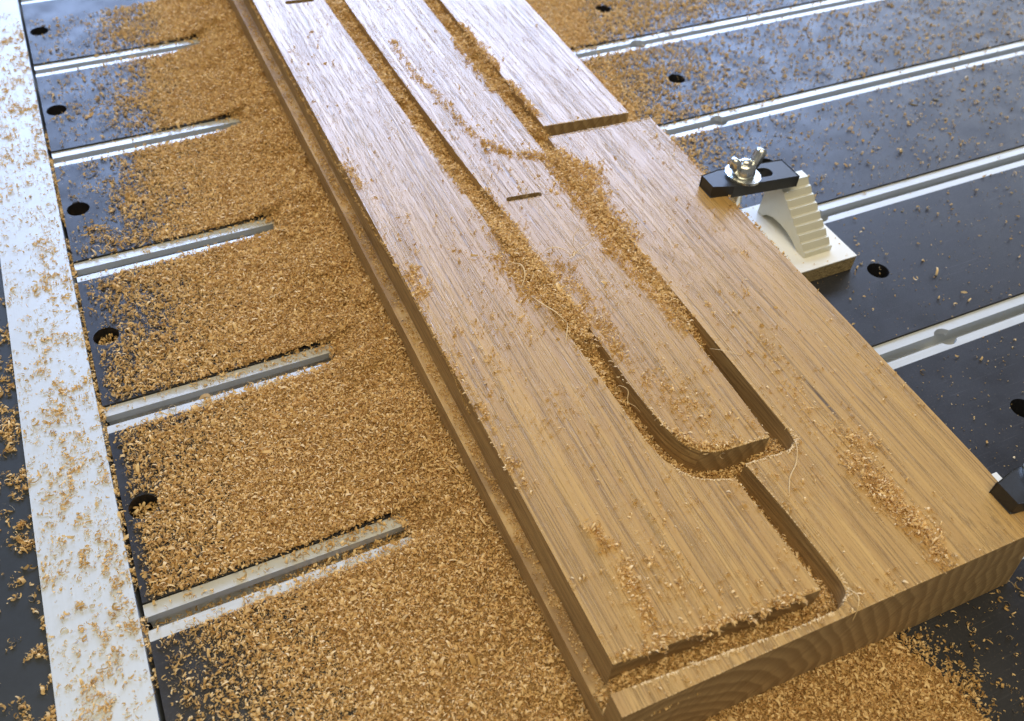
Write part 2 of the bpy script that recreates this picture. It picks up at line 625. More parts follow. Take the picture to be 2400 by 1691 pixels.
def make_clamp(yc, label):
    root = empty('hold_down_clamp', (312, yc, 0))
    tag(root, label, 'clamp', 'hold-down clamps on the board edge')

    def tilt(bm):
        for v in bm.verts:
            v.co.z += (v.co.x - 291.0) * BAR_TILT
    plan = [(291.0, yc - 4.9), (302.0, yc - 7.4), (342.0, yc - 7.4), (342.0, yc + 7.4), (302.0, yc + 7.4), (291.0, yc + 4.9)]
    bm = bmesh.new()
    prism(bm, plan, 41.25, 47.2, [stadium(317.5, yc, 25, 6.6, 0)])
    bevel(bm, 0.35, 2, 0.5)
    tilt(bm)
    from_bm('clamp_bar', bm, M['black_steel'], root)
    zt = 47.2 + 21 * BAR_TILT
    bm = bmesh.new()
    lathe(bm, 312, yc, [(3.2, zt + 0.1), (9.0, zt + 0.1), (9.0, zt + 1.4), (3.2, zt + 1.6), (3.2, zt + 0.1)], 40)
    tilt_c = [(v.co.x - 312) * BAR_TILT for v in bm.verts]
    for v, d in zip(bm.verts, tilt_c):
        v.co.z += d
    from_bm('washer', bm, M['zinc'], root)
    bm = bmesh.new()
    lathe(bm, 312, yc, [(0, -10), (2.8, -10), (2.8, zt + 8.6), (2.3, zt + 9.4), (0, zt + 9.5)], 20)
    from_bm('stud', bm, M['zinc'], root, smooth=True)
    bm = bmesh.new()
    z = zt + 1.7
    lathe(bm, 312, yc, [(2.8, z), (5.8, z), (5.8, z + 1.4), (4.9, z + 5.0), (4.0, z + 6.0), (2.8, z + 6.1)], 28)
    for sgn in (1, -1):
        prof = [(3.4, 0.6), (6.2, 1.4), (8.6, 4.6), (10.4, 9.2), (9.6, 11.2), (7.6, 11.4), (6.4, 9.6), (5.4, 6.4), (3.2, 5.0)]
        vs0 = [bm.verts.new((312 + sgn * px, yc - 2.2 + 0.03 * pz * sgn, z + pz)) for px, pz in prof]
        vs1 = [bm.verts.new((312 + sgn * px, yc + 2.2 + 0.03 * pz * sgn, z + pz)) for px, pz in prof]
        bm.faces.new(vs0)
        bm.faces.new(vs1)
        for i in range(len(prof)):
            j = (i + 1) % len(prof)
            bm.faces.new((vs0[i], vs0[j], vs1[j], vs1[i]))
    # the nut is done up so that its wings lie a little off the bar's line
    ca, sa = math.cos(0.10), math.sin(0.10)
    for v in bm.verts:
        x, y = v.co.x - 312, v.co.y - yc
        v.co.x, v.co.y = 312 + x * ca - y * sa, yc + x * sa + y * ca
    bevel(bm, 0.35, 2, 0.5)
    from_bm('wing_nut', bm, M['zinc'], root, smooth=True)
    return root


make_clamp(97.2, 'black clamp bar with wing nut holding the board beside the serrated step block')
make_clamp(-97.5, 'dark clamp bar cut off by the right edge, gripping the front corner of the board')


def packing(y0, y1, x1, label):
    root = empty('packing_board', ((302 + x1) / 2, (y0 + y1) / 2, 0))
    tag(root, label, 'board', 'white packing boards')
    bm = bmesh.new()
    box(bm, 305.5, x1, y0, y1, 0.2, 9.0)
    from_bm('chipboard_core', bm, M['chipboard'], root)
    bm = bmesh.new()
    box(bm, 305.4, x1 + 0.1, y0 - 0.1, y1 + 0.1, 9.0, 9.6)
    from_bm('melamine_face', bm, M['melamine'], root)


packing(56.2, 110.0, 364.5, 'white faced chipboard offcut under the serrated step block')
packing(-87.0, -75.5, 330.0, 'white corner of packing showing beside the front clamp')

prof = [(64.5, 9.7), (64.5, 12.4)]
for i in range(8):
    y, z = 64.5 + 3.75 * i, 12.4 + 2.75 * i
    prof += [(y + 0.35, z + 0.35), (y + 1.9, z + 0.35), (y + 3.5, z + 2.4)]
prof += [(95.0, 35.2), (100.5, 35.2), (103.5, 32.0), (105.0, 9.7), (101.0, 9.7), (98.5, 12.6), (93.5, 14.6), (87, 15.2), (80.5, 14.4), (75, 12.4), (70.5, 9.7)]
bm = bmesh.new()
f0 = [bm.verts.new((337.0, y, z)) for y, z in prof]
f1 = [bm.verts.new((354.0, y, z)) for y, z in prof]
bm.faces.new(f0)
bm.faces.new(f1)
for i in range(len(prof)):
    j = (i + 1) % len(prof)
    bm.faces.new((f0[i], f0[j], f1[j], f1[i]))
stepb = from_bm('step_block', bm, M['cast'], None, (345.5, 85, 9.7))
tag(stepb, 'serrated aluminium step block on the white packing', 'step block')


# ------------------------------------------------------------------ chips
def value_noise(x, y, sc, seed, octs=2):
    out = np.zeros_like(x, dtype=float)
    amp, tot = 1.0, 0.0
    for o in range(octs):
        g = np.random.default_rng(seed * 31 + o).random((256, 256))
        u, v = x * sc + 91.3, y * sc + 57.7
        i, j = np.floor(u).astype(int), np.floor(v).astype(int)
        fu, fv = u - i, v - j
        fu, fv = fu * fu * (3 - 2 * fu), fv * fv * (3 - 2 * fv)
        a, b = g[i % 256, j % 256], g[(i + 1) % 256, j % 256]
        c, d = g[i % 256, (j + 1) % 256], g[(i + 1) % 256, (j + 1) % 256]
        out += amp * ((a * (1 - fu) + b * fu) * (1 - fv) + (c * (1 - fu) + d * fu) * fv)
        tot += amp
        amp *= 0.5
        sc *= 2.1
    return out / tot


def ss(a, b, x):
    t = np.clip((x - a) / (b - a), 0, 1)
    return t * t * (3 - 2 * t)


def inside(px, py, poly):
    poly = np.array(poly)
    x0, y0 = poly[:, 0], poly[:, 1]
    x1, y1 = np.roll(x0, -1), np.roll(y0, -1)
    res = np.zeros(px.shape, bool)
    for a, b, c, d in zip(x0, y0, x1, y1):
        if b == d:
            continue
        cond = ((b > py) != (d > py)) & (px < (c - a) * (py - b) / (d - b) + a)
        res ^= cond
    return res


# chip prototypes: small curled ribbons and a few flakes, kept in a collection of their own
chip_col = bpy.data.collections.new('chip_shapes')


def ribbon_verts(R, turn, width, pitch, segs, taper):
    vs, fs = [], []
    for i in range(segs + 1):
        t = i / segs
        a = (t - 0.5) * turn
        r = R * (1 + 0.25 * (t - 0.5))
        w = width * (1 - taper * abs(2 * t - 1) ** 2)
        cx, cy = r * math.sin(a), r * (1 - math.cos(a)) - R * 0.4
        for s_ in (-0.5, 0.5):
            vs.append((cx, cy, pitch * (t - 0.5) + s_ * w))
        if i:
            k = 2 * i
            fs.append((k - 2, k - 1, k + 1, k))
    return vs, fs


pr = random.Random(3)
NPROTO = 16
for q in range(NPROTO):
    if q < 13:
        vs, fs = ribbon_verts(pr.uniform(0.55, 1.05), pr.uniform(1.6, 5.6), pr.uniform(0.45, 0.85), pr.uniform(-0.7, 0.9), 10, pr.uniform(0.3, 0.8))
    else:
        vs, fs = ribbon_verts(pr.uniform(1.5, 2.6), pr.uniform(0.5, 1.2), pr.uniform(0.4, 0.7), pr.uniform(-0.2, 0.2), 5, 0.7)
    me = bpy.data.meshes.new('chip')
    me.from_pydata([tuple(c * S for c in v) for v in vs], [], fs)
    for p_ in me.polygons:
        p_.use_smooth = True
    me.materials.append(M['chip'])
    o = bpy.data.objects.new('chip_%02d' % q, me)
    chip_col.objects.link(o)


def gn_tree():
    t = bpy.data.node_groups.new('chips', 'GeometryNodeTree')
    t.interface.new_socket('Geometry', in_out='INPUT', socket_type='NodeSocketGeometry')
    t.interface.new_socket('Geometry', in_out='OUTPUT', socket_type='NodeSocketGeometry')
    gi, go = t.nodes.new('NodeGroupInput'), t.nodes.new('NodeGroupOutput')
    ci = t.nodes.new('GeometryNodeCollectionInfo')
    ci.inputs['Collection'].default_value = chip_col
    ci.inputs['Separate Children'].default_value = True
    ci.inputs['Reset Children'].default_value = True
    ip = t.nodes.new('GeometryNodeInstanceOnPoints')
    ip.inputs['Pick Instance'].default_value = True

    def attr(nm, ty):
        a = t.nodes.new('GeometryNodeInputNamedAttribute')
        a.data_type = ty
        a.inputs['Name'].default_value = nm
        return a.outputs['Attribute']
    e2r = t.nodes.new('FunctionNodeEulerToRotation')
    t.links.new(attr('rot', 'FLOAT_VECTOR'), e2r.inputs[0])
    t.links.new(gi.outputs[0], ip.inputs['Points'])
    t.links.new(ci.outputs[0], ip.inputs['Instance'])
    t.links.new(attr('idx', 'INT'), ip.inputs['Instance Index'])
    t.links.new(e2r.outputs[0], ip.inputs['Rotation'])
    t.links.new(attr('scl', 'FLOAT_VECTOR'), ip.inputs['Scale'])
    t.links.new(ip.outputs[0], go.inputs[0])
    return t


GN = gn_tree()
TOTAL = 0


def chips(name, pts, scl, label, parent=None, flat=0.0):
    global TOTAL
    n = len(pts)
    TOTAL += n
    me = bpy.data.meshes.new(name)
    me.vertices.add(n)
    me.vertices.foreach_set('co', (np.asarray(pts) * S).astype(np.float32).ravel())
    rot = rng.random((n, 3)) * 2 * math.pi
    if flat > 0:
        lay = rng.random(n) < flat
        rot[lay, 0] = rng.normal(0, 0.35, lay.sum())
        rot[lay, 1] = rng.normal(0, 0.35, lay.sum())
    a = me.attributes.new('rot', 'FLOAT_VECTOR', 'POINT')
    a.data.foreach_set('vector', rot.astype(np.float32).ravel())
    s3 = np.repeat(np.asarray(scl)[:, None], 3, 1) * (0.85 + 0.3 * rng.random((n, 3)))
    a = me.attributes.new('scl', 'FLOAT_VECTOR', 'POINT')
    a.data.foreach_set('vector', s3.astype(np.float32).ravel())
    a = me.attributes.new('idx', 'INT', 'POINT')
    a.data.foreach_set('value', rng.integers(0, NPROTO, n).astype(np.int32))
    o = link_mesh(name, me, parent)
    md = o.modifiers.new('chips', 'NODES')
    md.node_group = GN
    tag(o, label, None, None, 'stuff')
    if parent is None:
        o['category'] = 'wood chips'
    return o


def mass(name, X, Y, Z, keep, label):
    """a heightfield of packed chips under the loose ones; X, Y, Z grids, keep marks the cells to build"""
    nx, ny = X.shape
    idx = np.arange(nx * ny).reshape(nx, ny)
    cell = keep[:-1, :-1] & keep[1:, :-1] & keep[1:, 1:] & keep[:-1, 1:]
    a, b, c, d = idx[:-1, :-1][cell], idx[1:, :-1][cell], idx[1:, 1:][cell], idx[:-1, 1:][cell]
    faces = np.stack([a, b, c, d], 1)
    used = np.unique(faces)
    remap = -np.ones(nx * ny, int)
    remap[used] = np.arange(len(used))
    co = np.stack([X.ravel(), Y.ravel(), Z.ravel()], 1)[used] * S
    me = bpy.data.meshes.new(name)
    me.from_pydata(co.tolist(), [], remap[faces].tolist())
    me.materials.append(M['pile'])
    for p_ in me.polygons:
        p_.use_smooth = True
    o = link_mesh(name, me)
    tag(o, label, 'wood chips', None, 'stuff')
    return o


def rej(x0, x1, y0, y1, dmax, dens):
    n = int((x1 - x0) * (y1 - y0) * dmax)
    x = rng.uniform(x0, x1, n)
    y = rng.uniform(y0, y1, n)
    k = rng.random(n) * dmax < dens(x, y)
    return x[k], y[k]


def sizes(n, mean=1.0, sd=0.36, small=0.25):
    s = np.clip(rng.normal(mean, sd, n), 0.35, 2.2)
    k = rng.random(n) < small
    s[k] *= 0.45
    k = rng.random(n) < 0.02
    s[k] *= 1.7
    return s


def rail_d(y):
    return np.abs((y + 50) % 100 - 50)        # distance from the nearest rail centre line


# --- left of the board: the deep drift
ONY = [-160, -40, -10, 20, 70, 150, 200, 300, 380, 480]
ONX = [40, 34, 24, 12, 26, 38, 44, 66, 78, 82]


def h_left(x, y):
    on = np.interp(y, ONY, ONX)
    nn = value_noise(x, y, 0.035, 5, 3)
    n2 = value_noise(x, y, 0.16, 8, 2)
    h = 1.7 * ss(4, 62, x - on - 30 * (nn - 0.5)) + 8.5 * ss(84, 132, x + 16 * (nn - 0.5)) * (0.7 + 0.6 * nn)
    h = h * (0.8 + 0.4 * n2)
    r = rail_d(y)
    onrail = ss(8.8, 7.4, r)
    lid = -1.0 + 8.2 * ss(92, 122, x - np.interp(y, [0, 400], [0, 9]) + 14 * (nn - 0.5)) * (0.7 + 0.6 * nn)
    join = ss(100, 116, x + 10 * (nn - 0.5))
    lid = lid * (1 - join) + h * join
    return h * (1 - onrail) + lid * onrail


gx, gy = np.meshgrid(np.arange(2, 129.6, 0.8), np.arange(-160, 470, 0.8), indexing='ij')
gh = h_left(gx, gy)
gr = rail_d(gy)
base = np.where(gr < 8.0, -1.0, 0.0)
keep = (gh - base) > 0.55
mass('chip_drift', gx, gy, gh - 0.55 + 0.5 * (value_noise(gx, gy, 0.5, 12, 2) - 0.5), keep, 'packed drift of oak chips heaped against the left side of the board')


def d_left(x, y):
    on = np.interp(y, ONY, ONX)
    nn = value_noise(x, y, 0.05, 21, 3)
    patch = value_noise(x, y, 0.22, 22, 2)
    t = ss(-62, 22, x - on + 52 * (nn - 0.5))
    d = 0.25 + 4.5 * t ** 2.0
    d = d * np.where(t < 0.9, ss(0.25, 0.62, patch + 0.45 * t), 1)
    d = d * ss(0.5, 7, x)
    r = rail_d(y)
    rail = r < 8.2
    slot = r < 3.2
    cov = ss(88, 103, x - np.interp(y, [0, 400], [0, 9]) + 12 * (value_noise(x, y, 0.035, 5, 3) - 0.5))
    near = np.interp(y, [-50, 0, 100, 200], [1.7, 1.5, 1.1, 0.4])
    dr = near * ss(0.35, 0.7, patch + 0.25 * ss(10, 90, x)) * (0.35 + 0.65 * ss(0, 80, x))
    d = np.where(rail, dr * (1 - cov) + 3.8 * cov, d)
    d = np.where(slot & (cov < 0.5), 0.0, d)
    hole = (x - HX[0]) ** 2 + ((y % 100) - 50) ** 2 < 6.2 ** 2
    return np.where(hole, 0, d)


x, y = rej(0.5, 129.0, -160, 465, 4.8, d_left)
z = h_left(x, y)
r = rail_d(y)
z = np.maximum(z, np.where(r < 8, -1.0, 0.0)) + 0.2 + rng.random(len(x)) * 1.2
chips('chips_beside_board', np.stack([x, y, z], 1), sizes(len(x), 0.72), 'oak chips spread over the black panels left of the board', None, 0.35)

# chips that fell into the slots and bolt holes
def d_slot(x, y):
    r = np.abs((y + 50.3) % 100 - 50)
    k = np.round(y / 100)
    amt = np.interp(k, [-1, 0, 1, 2], [2.6, 2.3, 0.9, 0.15])
    return np.where(r < 5.2, amt * (0.35 + 0.65 * ss(20, 100, x)), 0)


x, y = rej(1, 128, -140, 220, 2.6, d_slot)
z = -13.4 + rng.random(len(x)) * (1.5 + 6.5 * (np.round(y / 100) <= 0) * ss(0, 90, x) + 2.0 * (np.round(y / 100) <= 0))
px, py, pz = [x], [y], [z]
for k, cnt in ((-1, 120), (0, 150), (1, 120), (2, 50), (3, 30), (4, 16)):
    a = rng.uniform(0, 2 * math.pi, cnt)
    rr = 5.0 * np.sqrt(rng.random(cnt))
    hx_, hy_ = HX[0] + rr * np.cos(a), 100 * k + 50 + rr * np.sin(a)
    lift = 1.0 + 2.2 * (k <= 1)
    px.append(hx_)
    py.append(hy_)
    pz.append(-8.4 + 1.8 * (k <= 1) + rng.random(cnt) * lift)
# the gap between strip and panels
cnt = 1500
gy_ = rng.uniform(-130, 330, cnt)
kk = value_noise(gy_, gy_ * 0, 0.08, 41, 2) > 0.42
gy_ = gy_[kk]
px.append(rng.uniform(-1.6, 0.4, len(gy_)))
py.append(gy_)
pz.append(rng.uniform(-2.4, -0.2, len(gy_)))
pts = np.stack([np.concatenate(px), np.concatenate(py), np.concatenate(pz)], 1)
chips('chips_in_slots', pts, sizes(len(pts), 0.95), 'oak chips fallen into the rail slots, bolt holes and gap')

# --- on the aluminium strip and the dark cover beside it
def d_strip(x, y):
    nn = value_noise(x, y, 0.10, 31, 3)
    n2 = value_noise(x, y, 0.32, 32, 2)
    amt = np.interp(y, [-60, 60, 150, 260, 420], [2.4, 2.1, 1.4, 0.8, 1.3])
    side = 0.35 + 0.65 * ss(-30, -14, x)
    return np.where(x > -32, 0.035 + amt * side * ss(0.44, 0.86, 0.55 * nn + 0.50 * n2), 0)


x, y = rej(-31.6, -1.8, -60, 480, 2.5, d_strip)
z = 0.3 + rng.random(len(x)) * 0.6
sc_ = sizes(len(x), 0.82, 0.22, 0.3)


def d_side(x, y):
    nn = value_noise(x, y, 0.12, 35, 3)
    n2 = value_noise(x, y, 0.35, 36, 2)
    amt = np.interp(y, [-60, 20, 100, 180], [3.2, 2.8, 1.8, 0.9])
    return amt * (0.30 + 0.7 * ss(-44, -34, x)) * ss(0.48, 0.72, 0.6 * nn + 0.45 * n2)


xd, yd = rej(-31.6, -1.8, -60, 480, 0.5, lambda a, b: 0.5 * ss(0.3, 0.7, value_noise(a, b, 0.15, 33, 2)))
x, y = np.concatenate([x, xd]), np.concatenate([y, yd])
z = np.concatenate([z, np.full(len(xd), 0.15)])
sc_ = np.concatenate([sc_, rng.uniform(0.2, 0.42, len(xd))])
x2, y2 = rej(-62, -32.4, -60, 230, 3.2, d_side)
z2 = -1.2 + rng.random(len(x2)) * 0.6
chips('chips_on_strip', np.stack([np.concatenate([x, x2]), np.concatenate([y, y2]), np.concatenate([z, z2])], 1),
      np.concatenate([sc_, sizes(len(x2), 0.9)]), 'small oak chips scattered in clumps on the aluminium edge strip', None, 0.5)

# --- right of the board, thinning out
def right_amp(x, y):
    dx = np.maximum(x - 299.0, 0)
    L = np.interp(y, [-110, 60, 100, 150, 200, 240, 300, 340, 480], [8, 8, 18, 34, 46, 52, 58, 105, 130])
    A = np.interp(y, [-110, 60, 100, 150, 185, 205, 240, 300, 480], [0.01, 0.01, 0.35, 0.9, 1.4, 2.6, 2.6, 2.2, 2.6])
    F = np.interp(y, [-110, 0, 100, 180, 220, 300, 480], [0.006, 0.006, 0.022, 0.10, 0.16, 0.22, 0.3]) * (0.35 + 0.65 * np.exp(-dx / 260))
    return A, L, F, dx


def d_right(x, y):
    A, L, F, dx = right_amp(x, y)
    nn = value_noise(x, y, 0.06, 51, 3)
    n2 = value_noise(x, y, 0.28, 52, 2)
    d = A * np.exp(-(dx / (L * (0.55 + 0.9 * nn))) ** 1.5) + F * 1.6 * ss(0.42, 0.75, n2)
    d = d + 0.5 * F
    r = rail_d(y)
    d = np.where(r < 8.0, d * 0.25, d)
    d = np.where(r < 3.2, 0, d)
    hole = (x - HX[1]) ** 2 + ((y % 100) - 50) ** 2 < 6.0 ** 2
    pack = (x < 365) & (y > 55.5) & (y < 111)
    pack2 = (x < 363) & (y < -73)
    return np.where(hole | pack | pack2, 0, np.minimum(d, 1.8))


x, y = rej(300, 720, -125, 480, 1.8, d_right)
z = np.where(rail_d(y) < 8, -1.0, 0.0) + 0.3 + rng.random(len(x)) * 0.7
A_, L_, F_, dx_ = right_amp(x, y)
z = z + 1.3 * np.exp(-(dx_ / (L_ * 0.6)) ** 2) * ((y > 205) & (rail_d(y) > 8)) * rng.random(len(x))
sc_ = sizes(len(x), 0.95, 0.25, 0.35)
# fine specks everywhere on this side
xp_, yp_ = rng.uniform(307, 363, 70), rng.uniform(57, 109, 70)
xs, ys = rej(300, 720, -125, 330, 0.03, lambda a, b: np.where(rail_d(b) < 8, 0.003, 0.03) * ((a > 366) | (b < 55) | (b > 111)))
sc_ = np.concatenate([sc_, rng.uniform(0.25, 0.7, 70)])
chips('chips_right_of_board', np.concatenate([np.stack([x, y, z], 1), np.stack([xp_, yp_, np.full(70, 9.8)], 1), np.stack([xs, ys, np.full(len(xs), 0.2)], 1)]),
      np.concatenate([sc_, rng.uniform(0.22, 0.5, len(xs))]), 'oak chips thinning out over the black panels right of the board', None, 0.4)
gx, gy = np.meshgrid(np.arange(299, 420, 1.0), np.arange(205, 470, 1.0), indexing='ij')
A_, L_, F_, dx_ = right_amp(gx, gy)
nn = value_noise(gx, gy, 0.06, 51, 3)
cov = A_ * np.exp(-(dx_ / (L_ * (0.55 + 0.9 * nn))) ** 1.5)
gh = ss(1.0, 2.2, cov) * 1.6
mass('chip_drift_beyond', gx, gy, gh - 0.3, (gh > 0.4) & (rail_d(gy) > 9) & (((gx - HX[1]) ** 2 + (gy % 100 - 50) ** 2) > 60),
     'packed drift of oak chips against the far right side of the board')

# --- in front of the board
def h_front(x, y):
    nn = value_noise(x, y, 0.05, 61, 3)
    return 4.2 * ss(262, 205, x + 22 * (nn - 0.5) + 0.25 * (y + 112)) * (0.75 + 0.5 * nn)


gx, gy = np.meshgrid(np.arange(120, 275, 0.8), np.arange(-175, -110.4, 0.8), indexing='ij')
gh = h_front(gx, gy)
gh = np.where(gx < 130, np.maximum(gh, h_left(np.minimum(gx, 129.0), gy)), gh)
mass('chip_drift_in_front', gx, gy, gh - 0.5, gh > 0.6, 'packed drift of oak chips in front of the board end')


def d_front(x, y):
    nn = value_noise(x, y, 0.07, 63, 3)
    n2 = value_noise(x, y, 0.3, 64, 2)
    e = x + 26 * (nn - 0.5) + 0.25 * (y + 112)
    return 3.4 * ss(258, 236, e) + 0.55 * ss(312, 240, e) * ss(0.35, 0.7, n2) + 0.05


x, y = rej(128, 330, -175, -111.5, 4.0, d_front)
z = h_front(x, y) + 0.3 + rng.random(len(x)) * 0.8
chips('chips_in_front', np.stack([x, y, z], 1), sizes(len(x), 0.78, 0.3, 0.25), 'oak chips spread on the black bed in front of the board end', None, 0.35)

# --- in the grooves
g = 0.5
gx, gy = np.meshgrid(np.arange(128.8, 300, g), np.arange(-110, 468, g), indexing='ij')
solid = inside(gx, gy, A_poly) | inside(gx, gy, B_poly) | inside(gx, gy, C_poly) | inside(gx, gy, D_poly)
outer = ((gx > 290.0) & (gy > 171)) | ((gx < 133.8) & (gy > -94.6))
groove = ~solid & ~outer


def fill(x, y):
    nn = value_noise(x, y, 0.13, 71, 3)
    n2 = value_noise(x, y, 0.045, 72, 2)
    gap2 = x > 224
    z1 = np.interp(y, [-115, -95, -60, -45, -30, -10, 5, 25, 45, 100, 120, 180, 260, 330, 470], [30, 30, 30, 29, 28, 29, 31, 35, 41, 42, 38.5, 35.5, 36, 37, 38])
    z2 = np.interp(y, [-115, -60, -47, -38, -28, -10, 8, 14, 28, 40, 130, 152, 165, 180, 260, 330, 470], [30, 30, 31, 31, 24, 20, 21, 33, 38, 41, 42, 40, 34.5, 37, 37, 38, 39])
    z = np.where(gap2, z2, z1)
    foot = (y < -47)
    z = np.where(foot, np.interp(y, [-115, -100, -85, -60, -47], [31, 30.5, 30, 30, 31]), z)
    z = np.where((x < 137) & (y < -90), np.interp(x, [129, 131, 137], [24.5, 26, 30.5]), z)
    crossg = (y > 160) & (y < 178) & (x > 243)
    z = np.where(crossg, 24, z)
    amp = np.where((y > 165), 6.5, 3.0)
    return np.minimum(z + amp * (nn - 0.5) + 3 * (n2 - 0.5), 43.5)


gz = fill(gx, gy)
# widen the kept cells a little so the mass meets the walls
kp = groove.copy()
kp[1:, :] |= groove[:-1, :]
kp[:-1, :] |= groove[1:, :]
kp[:, 1:] |= groove[:, :-1]
kp[:, :-1] |= groove[:, 1:]
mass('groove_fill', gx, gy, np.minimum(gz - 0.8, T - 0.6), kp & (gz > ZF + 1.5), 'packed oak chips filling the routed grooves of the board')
gi = np.argwhere(groove)
area = len(gi) * g * g
n = int(area * 3.4)
pick = gi[rng.integers(0, len(gi), n)]
x = gx[pick[:, 0], pick[:, 1]] + rng.uniform(-g / 2, g / 2, n)
y = gy[pick[:, 0], pick[:, 1]] + rng.uniform(-g / 2, g / 2, n)
z = fill(x, y) + rng.random(n) * 1.0 - 0.2
k = z > ZF + 1.0
x, y, z = x[k], y[k], z[k]
chips('chips_in_grooves', np.stack([x, y, z], 1), sizes(len(x), 0.72, 0.25, 0.25), 'oak chips packed in the routed grooves of the board', None, 0.15)

# --- on the ledge beside the left blank
def d_ledge(x, y):
    return 2.2 * ss(0.2, 0.55, value_noise(x, y, 0.3, 81, 2) + 0.25 * (x - 130.6) / 2.5) * np.interp(y, [-100, 180, 300, 450], [1, 0.9, 0.45, 0.2])


x, y = rej(129.6, 133.3, -100, 440, 2.3, d_ledge)
lp = [np.stack([x, y, ZL + 0.2 + 0.7 * rng.random(len(x))], 1)]
ls = [sizes(len(x), 0.6, 0.15)]

# --- on top of the board: strays everywhere, heaps where the photograph has them
top_all = lambda x, y: inside(x, y, A_poly) | inside(x, y, B_poly) | inside(x, y, C_poly) | inside(x, y, D_poly)


def d_top(x, y):
    nn = value_noise(x, y, 0.05, 91, 3)
    n2 = value_noise(x, y, 0.4, 92, 2)
    amt = np.interp(y, [-110, -60, 20, 110, 190, 260, 470], [0.28, 0.26, 0.25, 0.19, 0.09, 0.03, 0.012])
    amt = np.where(x > 239, np.interp(y, [-110, 0, 100, 165, 180, 470], [0.07, 0.08, 0.10, 0.06, 0.015, 0.006]), amt)
    return amt * ss(0.30, 0.62, nn) * ss(0.4, 0.7, n2) * 1.9


x, y = rej(133, 300, -111, 440, 0.56, d_top)
k = top_all(x, y)
x, y = x[k], y[k]
lp.append(np.stack([x, y, np.full(len(x), T + 0.25) + 0.3 * rng.random(len(x))], 1))
ls.append(sizes(len(x), 0.62, 0.28, 0.45))


def heap(path, width, count, height, smin=0.8):
    path = np.array(path, float)
    seg = np.linalg.norm(np.diff(path, axis=0), axis=1)
    cum = np.concatenate([[0], np.cumsum(seg)])
    s = rng.random(count) * cum[-1]
    cx = np.interp(s, cum, path[:, 0])
    cy = np.interp(s, cum, path[:, 1])
    count = int(count * 1.25)
    s = rng.random(count) * cum[-1]
    cx = np.interp(s, cum, path[:, 0])
    cy = np.interp(s, cum, path[:, 1])
    w = 1.35 * width * (0.3 + 1.3 * value_noise(s, s * 0, 0.25, 95 + int(path[0, 0]), 2))
    ox, oy = rng.normal(0, 0.5, count) * w, rng.normal(0, 0.5, count) * w
    d = np.sqrt(ox ** 2 + oy ** 2) / (w + 1e-6)
    xx, yy = cx + ox, cy + oy
    keep_ = value_noise(xx, yy, 0.33, 97, 2) + 0.35 * np.exp(-d * d) > 0.55
    xx, yy, d = xx[keep_], yy[keep_], d[keep_]
    count = len(xx)
    zz = T + 0.3 + np.maximum(0, height * (1 - 0.9 * d)) * rng.random(count)
    lp.append(np.stack([xx, yy, zz], 1))
    ls.append(sizes(count, smin, 0.22, 0.2))


heap([(254, -46), (264, -56), (256, -70), (255, -89)], 7, 420, 1.2, 0.72)
heap([(253, -62), (254, -74), (256, -90), (257, -99), (255, -108)], 4.6, 620, 2.6, 0.95)
heap([(252, -40), (256, -20), (259, 5)], 7, 170, 0.6, 0.6)
heap([(198, 288), (197, 267), (197.5, 242), (202, 220), (203, 197), (205.5, 176)], 2.2, 330, 1.0, 0.75)
heap([(205.5, 176), (216, 160), (231, 152)], 2.6, 300, 1.6, 0.8)
heap([(230, 153), (238, 145), (246, 134), (240, 118), (236, 100), (238, 80)], 6.5, 1500, 2.4, 0.85)
heap([(230, 148), (229, 105), (228, 78), (231, 45), (232, 20)], 3.2, 1200, 1.7, 0.7)
heap([(187, 104), (187, 88), (189.5, 70), (191, 48), (191, 30)], 5, 1900, 1.8, 0.72)
heap([(179, 92), (180, 78), (182, 62)], 4.5, 480, 0.8, 0.65)
heap([(200, 80), (202, 58), (201, 36), (199, 12)], 4.5, 520, 0.7, 0.62)
heap([(150, -48), (154, -64), (152, -78), (151, -92)], 3.2, 260, 1.6, 1.0)
heap([(137, -93), (150, -94.5), (175, -96.5), (201, -99)], 2.0, 420, 1.4, 0.95)
heap([(160, -60), (168, -80), (178, -92)], 8, 160, 0.8, 0.9)
heap([(201, 6), (206, -6), (212, -18), (209, -28)], 7.5, 420, 0.5, 0.58)
heap([(198.5, -24), (202, -32), (209, -36.5), (220, -38)], 1.4, 420, 1.5, 0.8)
heap([(135.5, 183), (136.5, 172), (137, 160)], 2.6, 130, 1.5, 0.75)
heap([(140, 99), (138, 92), (138.5, 80)], 2.4, 150, 2.0, 0.8)
heap([(135, 46), (136, 20), (136, 0), (137, -25)], 2.0, 120, 1.0, 0.9)
heap([(243, 292), (242, 262), (243, 235)], 2.6, 520, 1.5, 0.8)
heap([(231, 276), (230.5, 246), (231, 215)], 2.0, 260, 1.2, 0.8)
heap([(243, 222), (243, 200), (243, 185)], 1.8, 240, 1.6, 0.8)
heap([(178.5, 206), (180, 172), (181, 140)], 1.2, 160, 1.0, 0.7)
heap([(192, 140), (192, 118), (194, 95)], 2.0, 200, 1.0, 0.75)
pts = np.concatenate(lp)
scl = np.concatenate(ls)
k = ~((pts[:, 2] > T) & ~(inside(pts[:, 0], pts[:, 1], [(130, -111), (299, -111), (299, 460), (130, 460)])))
chips('chips_on_board', pts[k], scl[k], 'oak chips strewn and heaped on top of the board', None, 0.3)

# ------------------------------------------------------------------ torn fibres along the routed edges
fv, ff = [], []


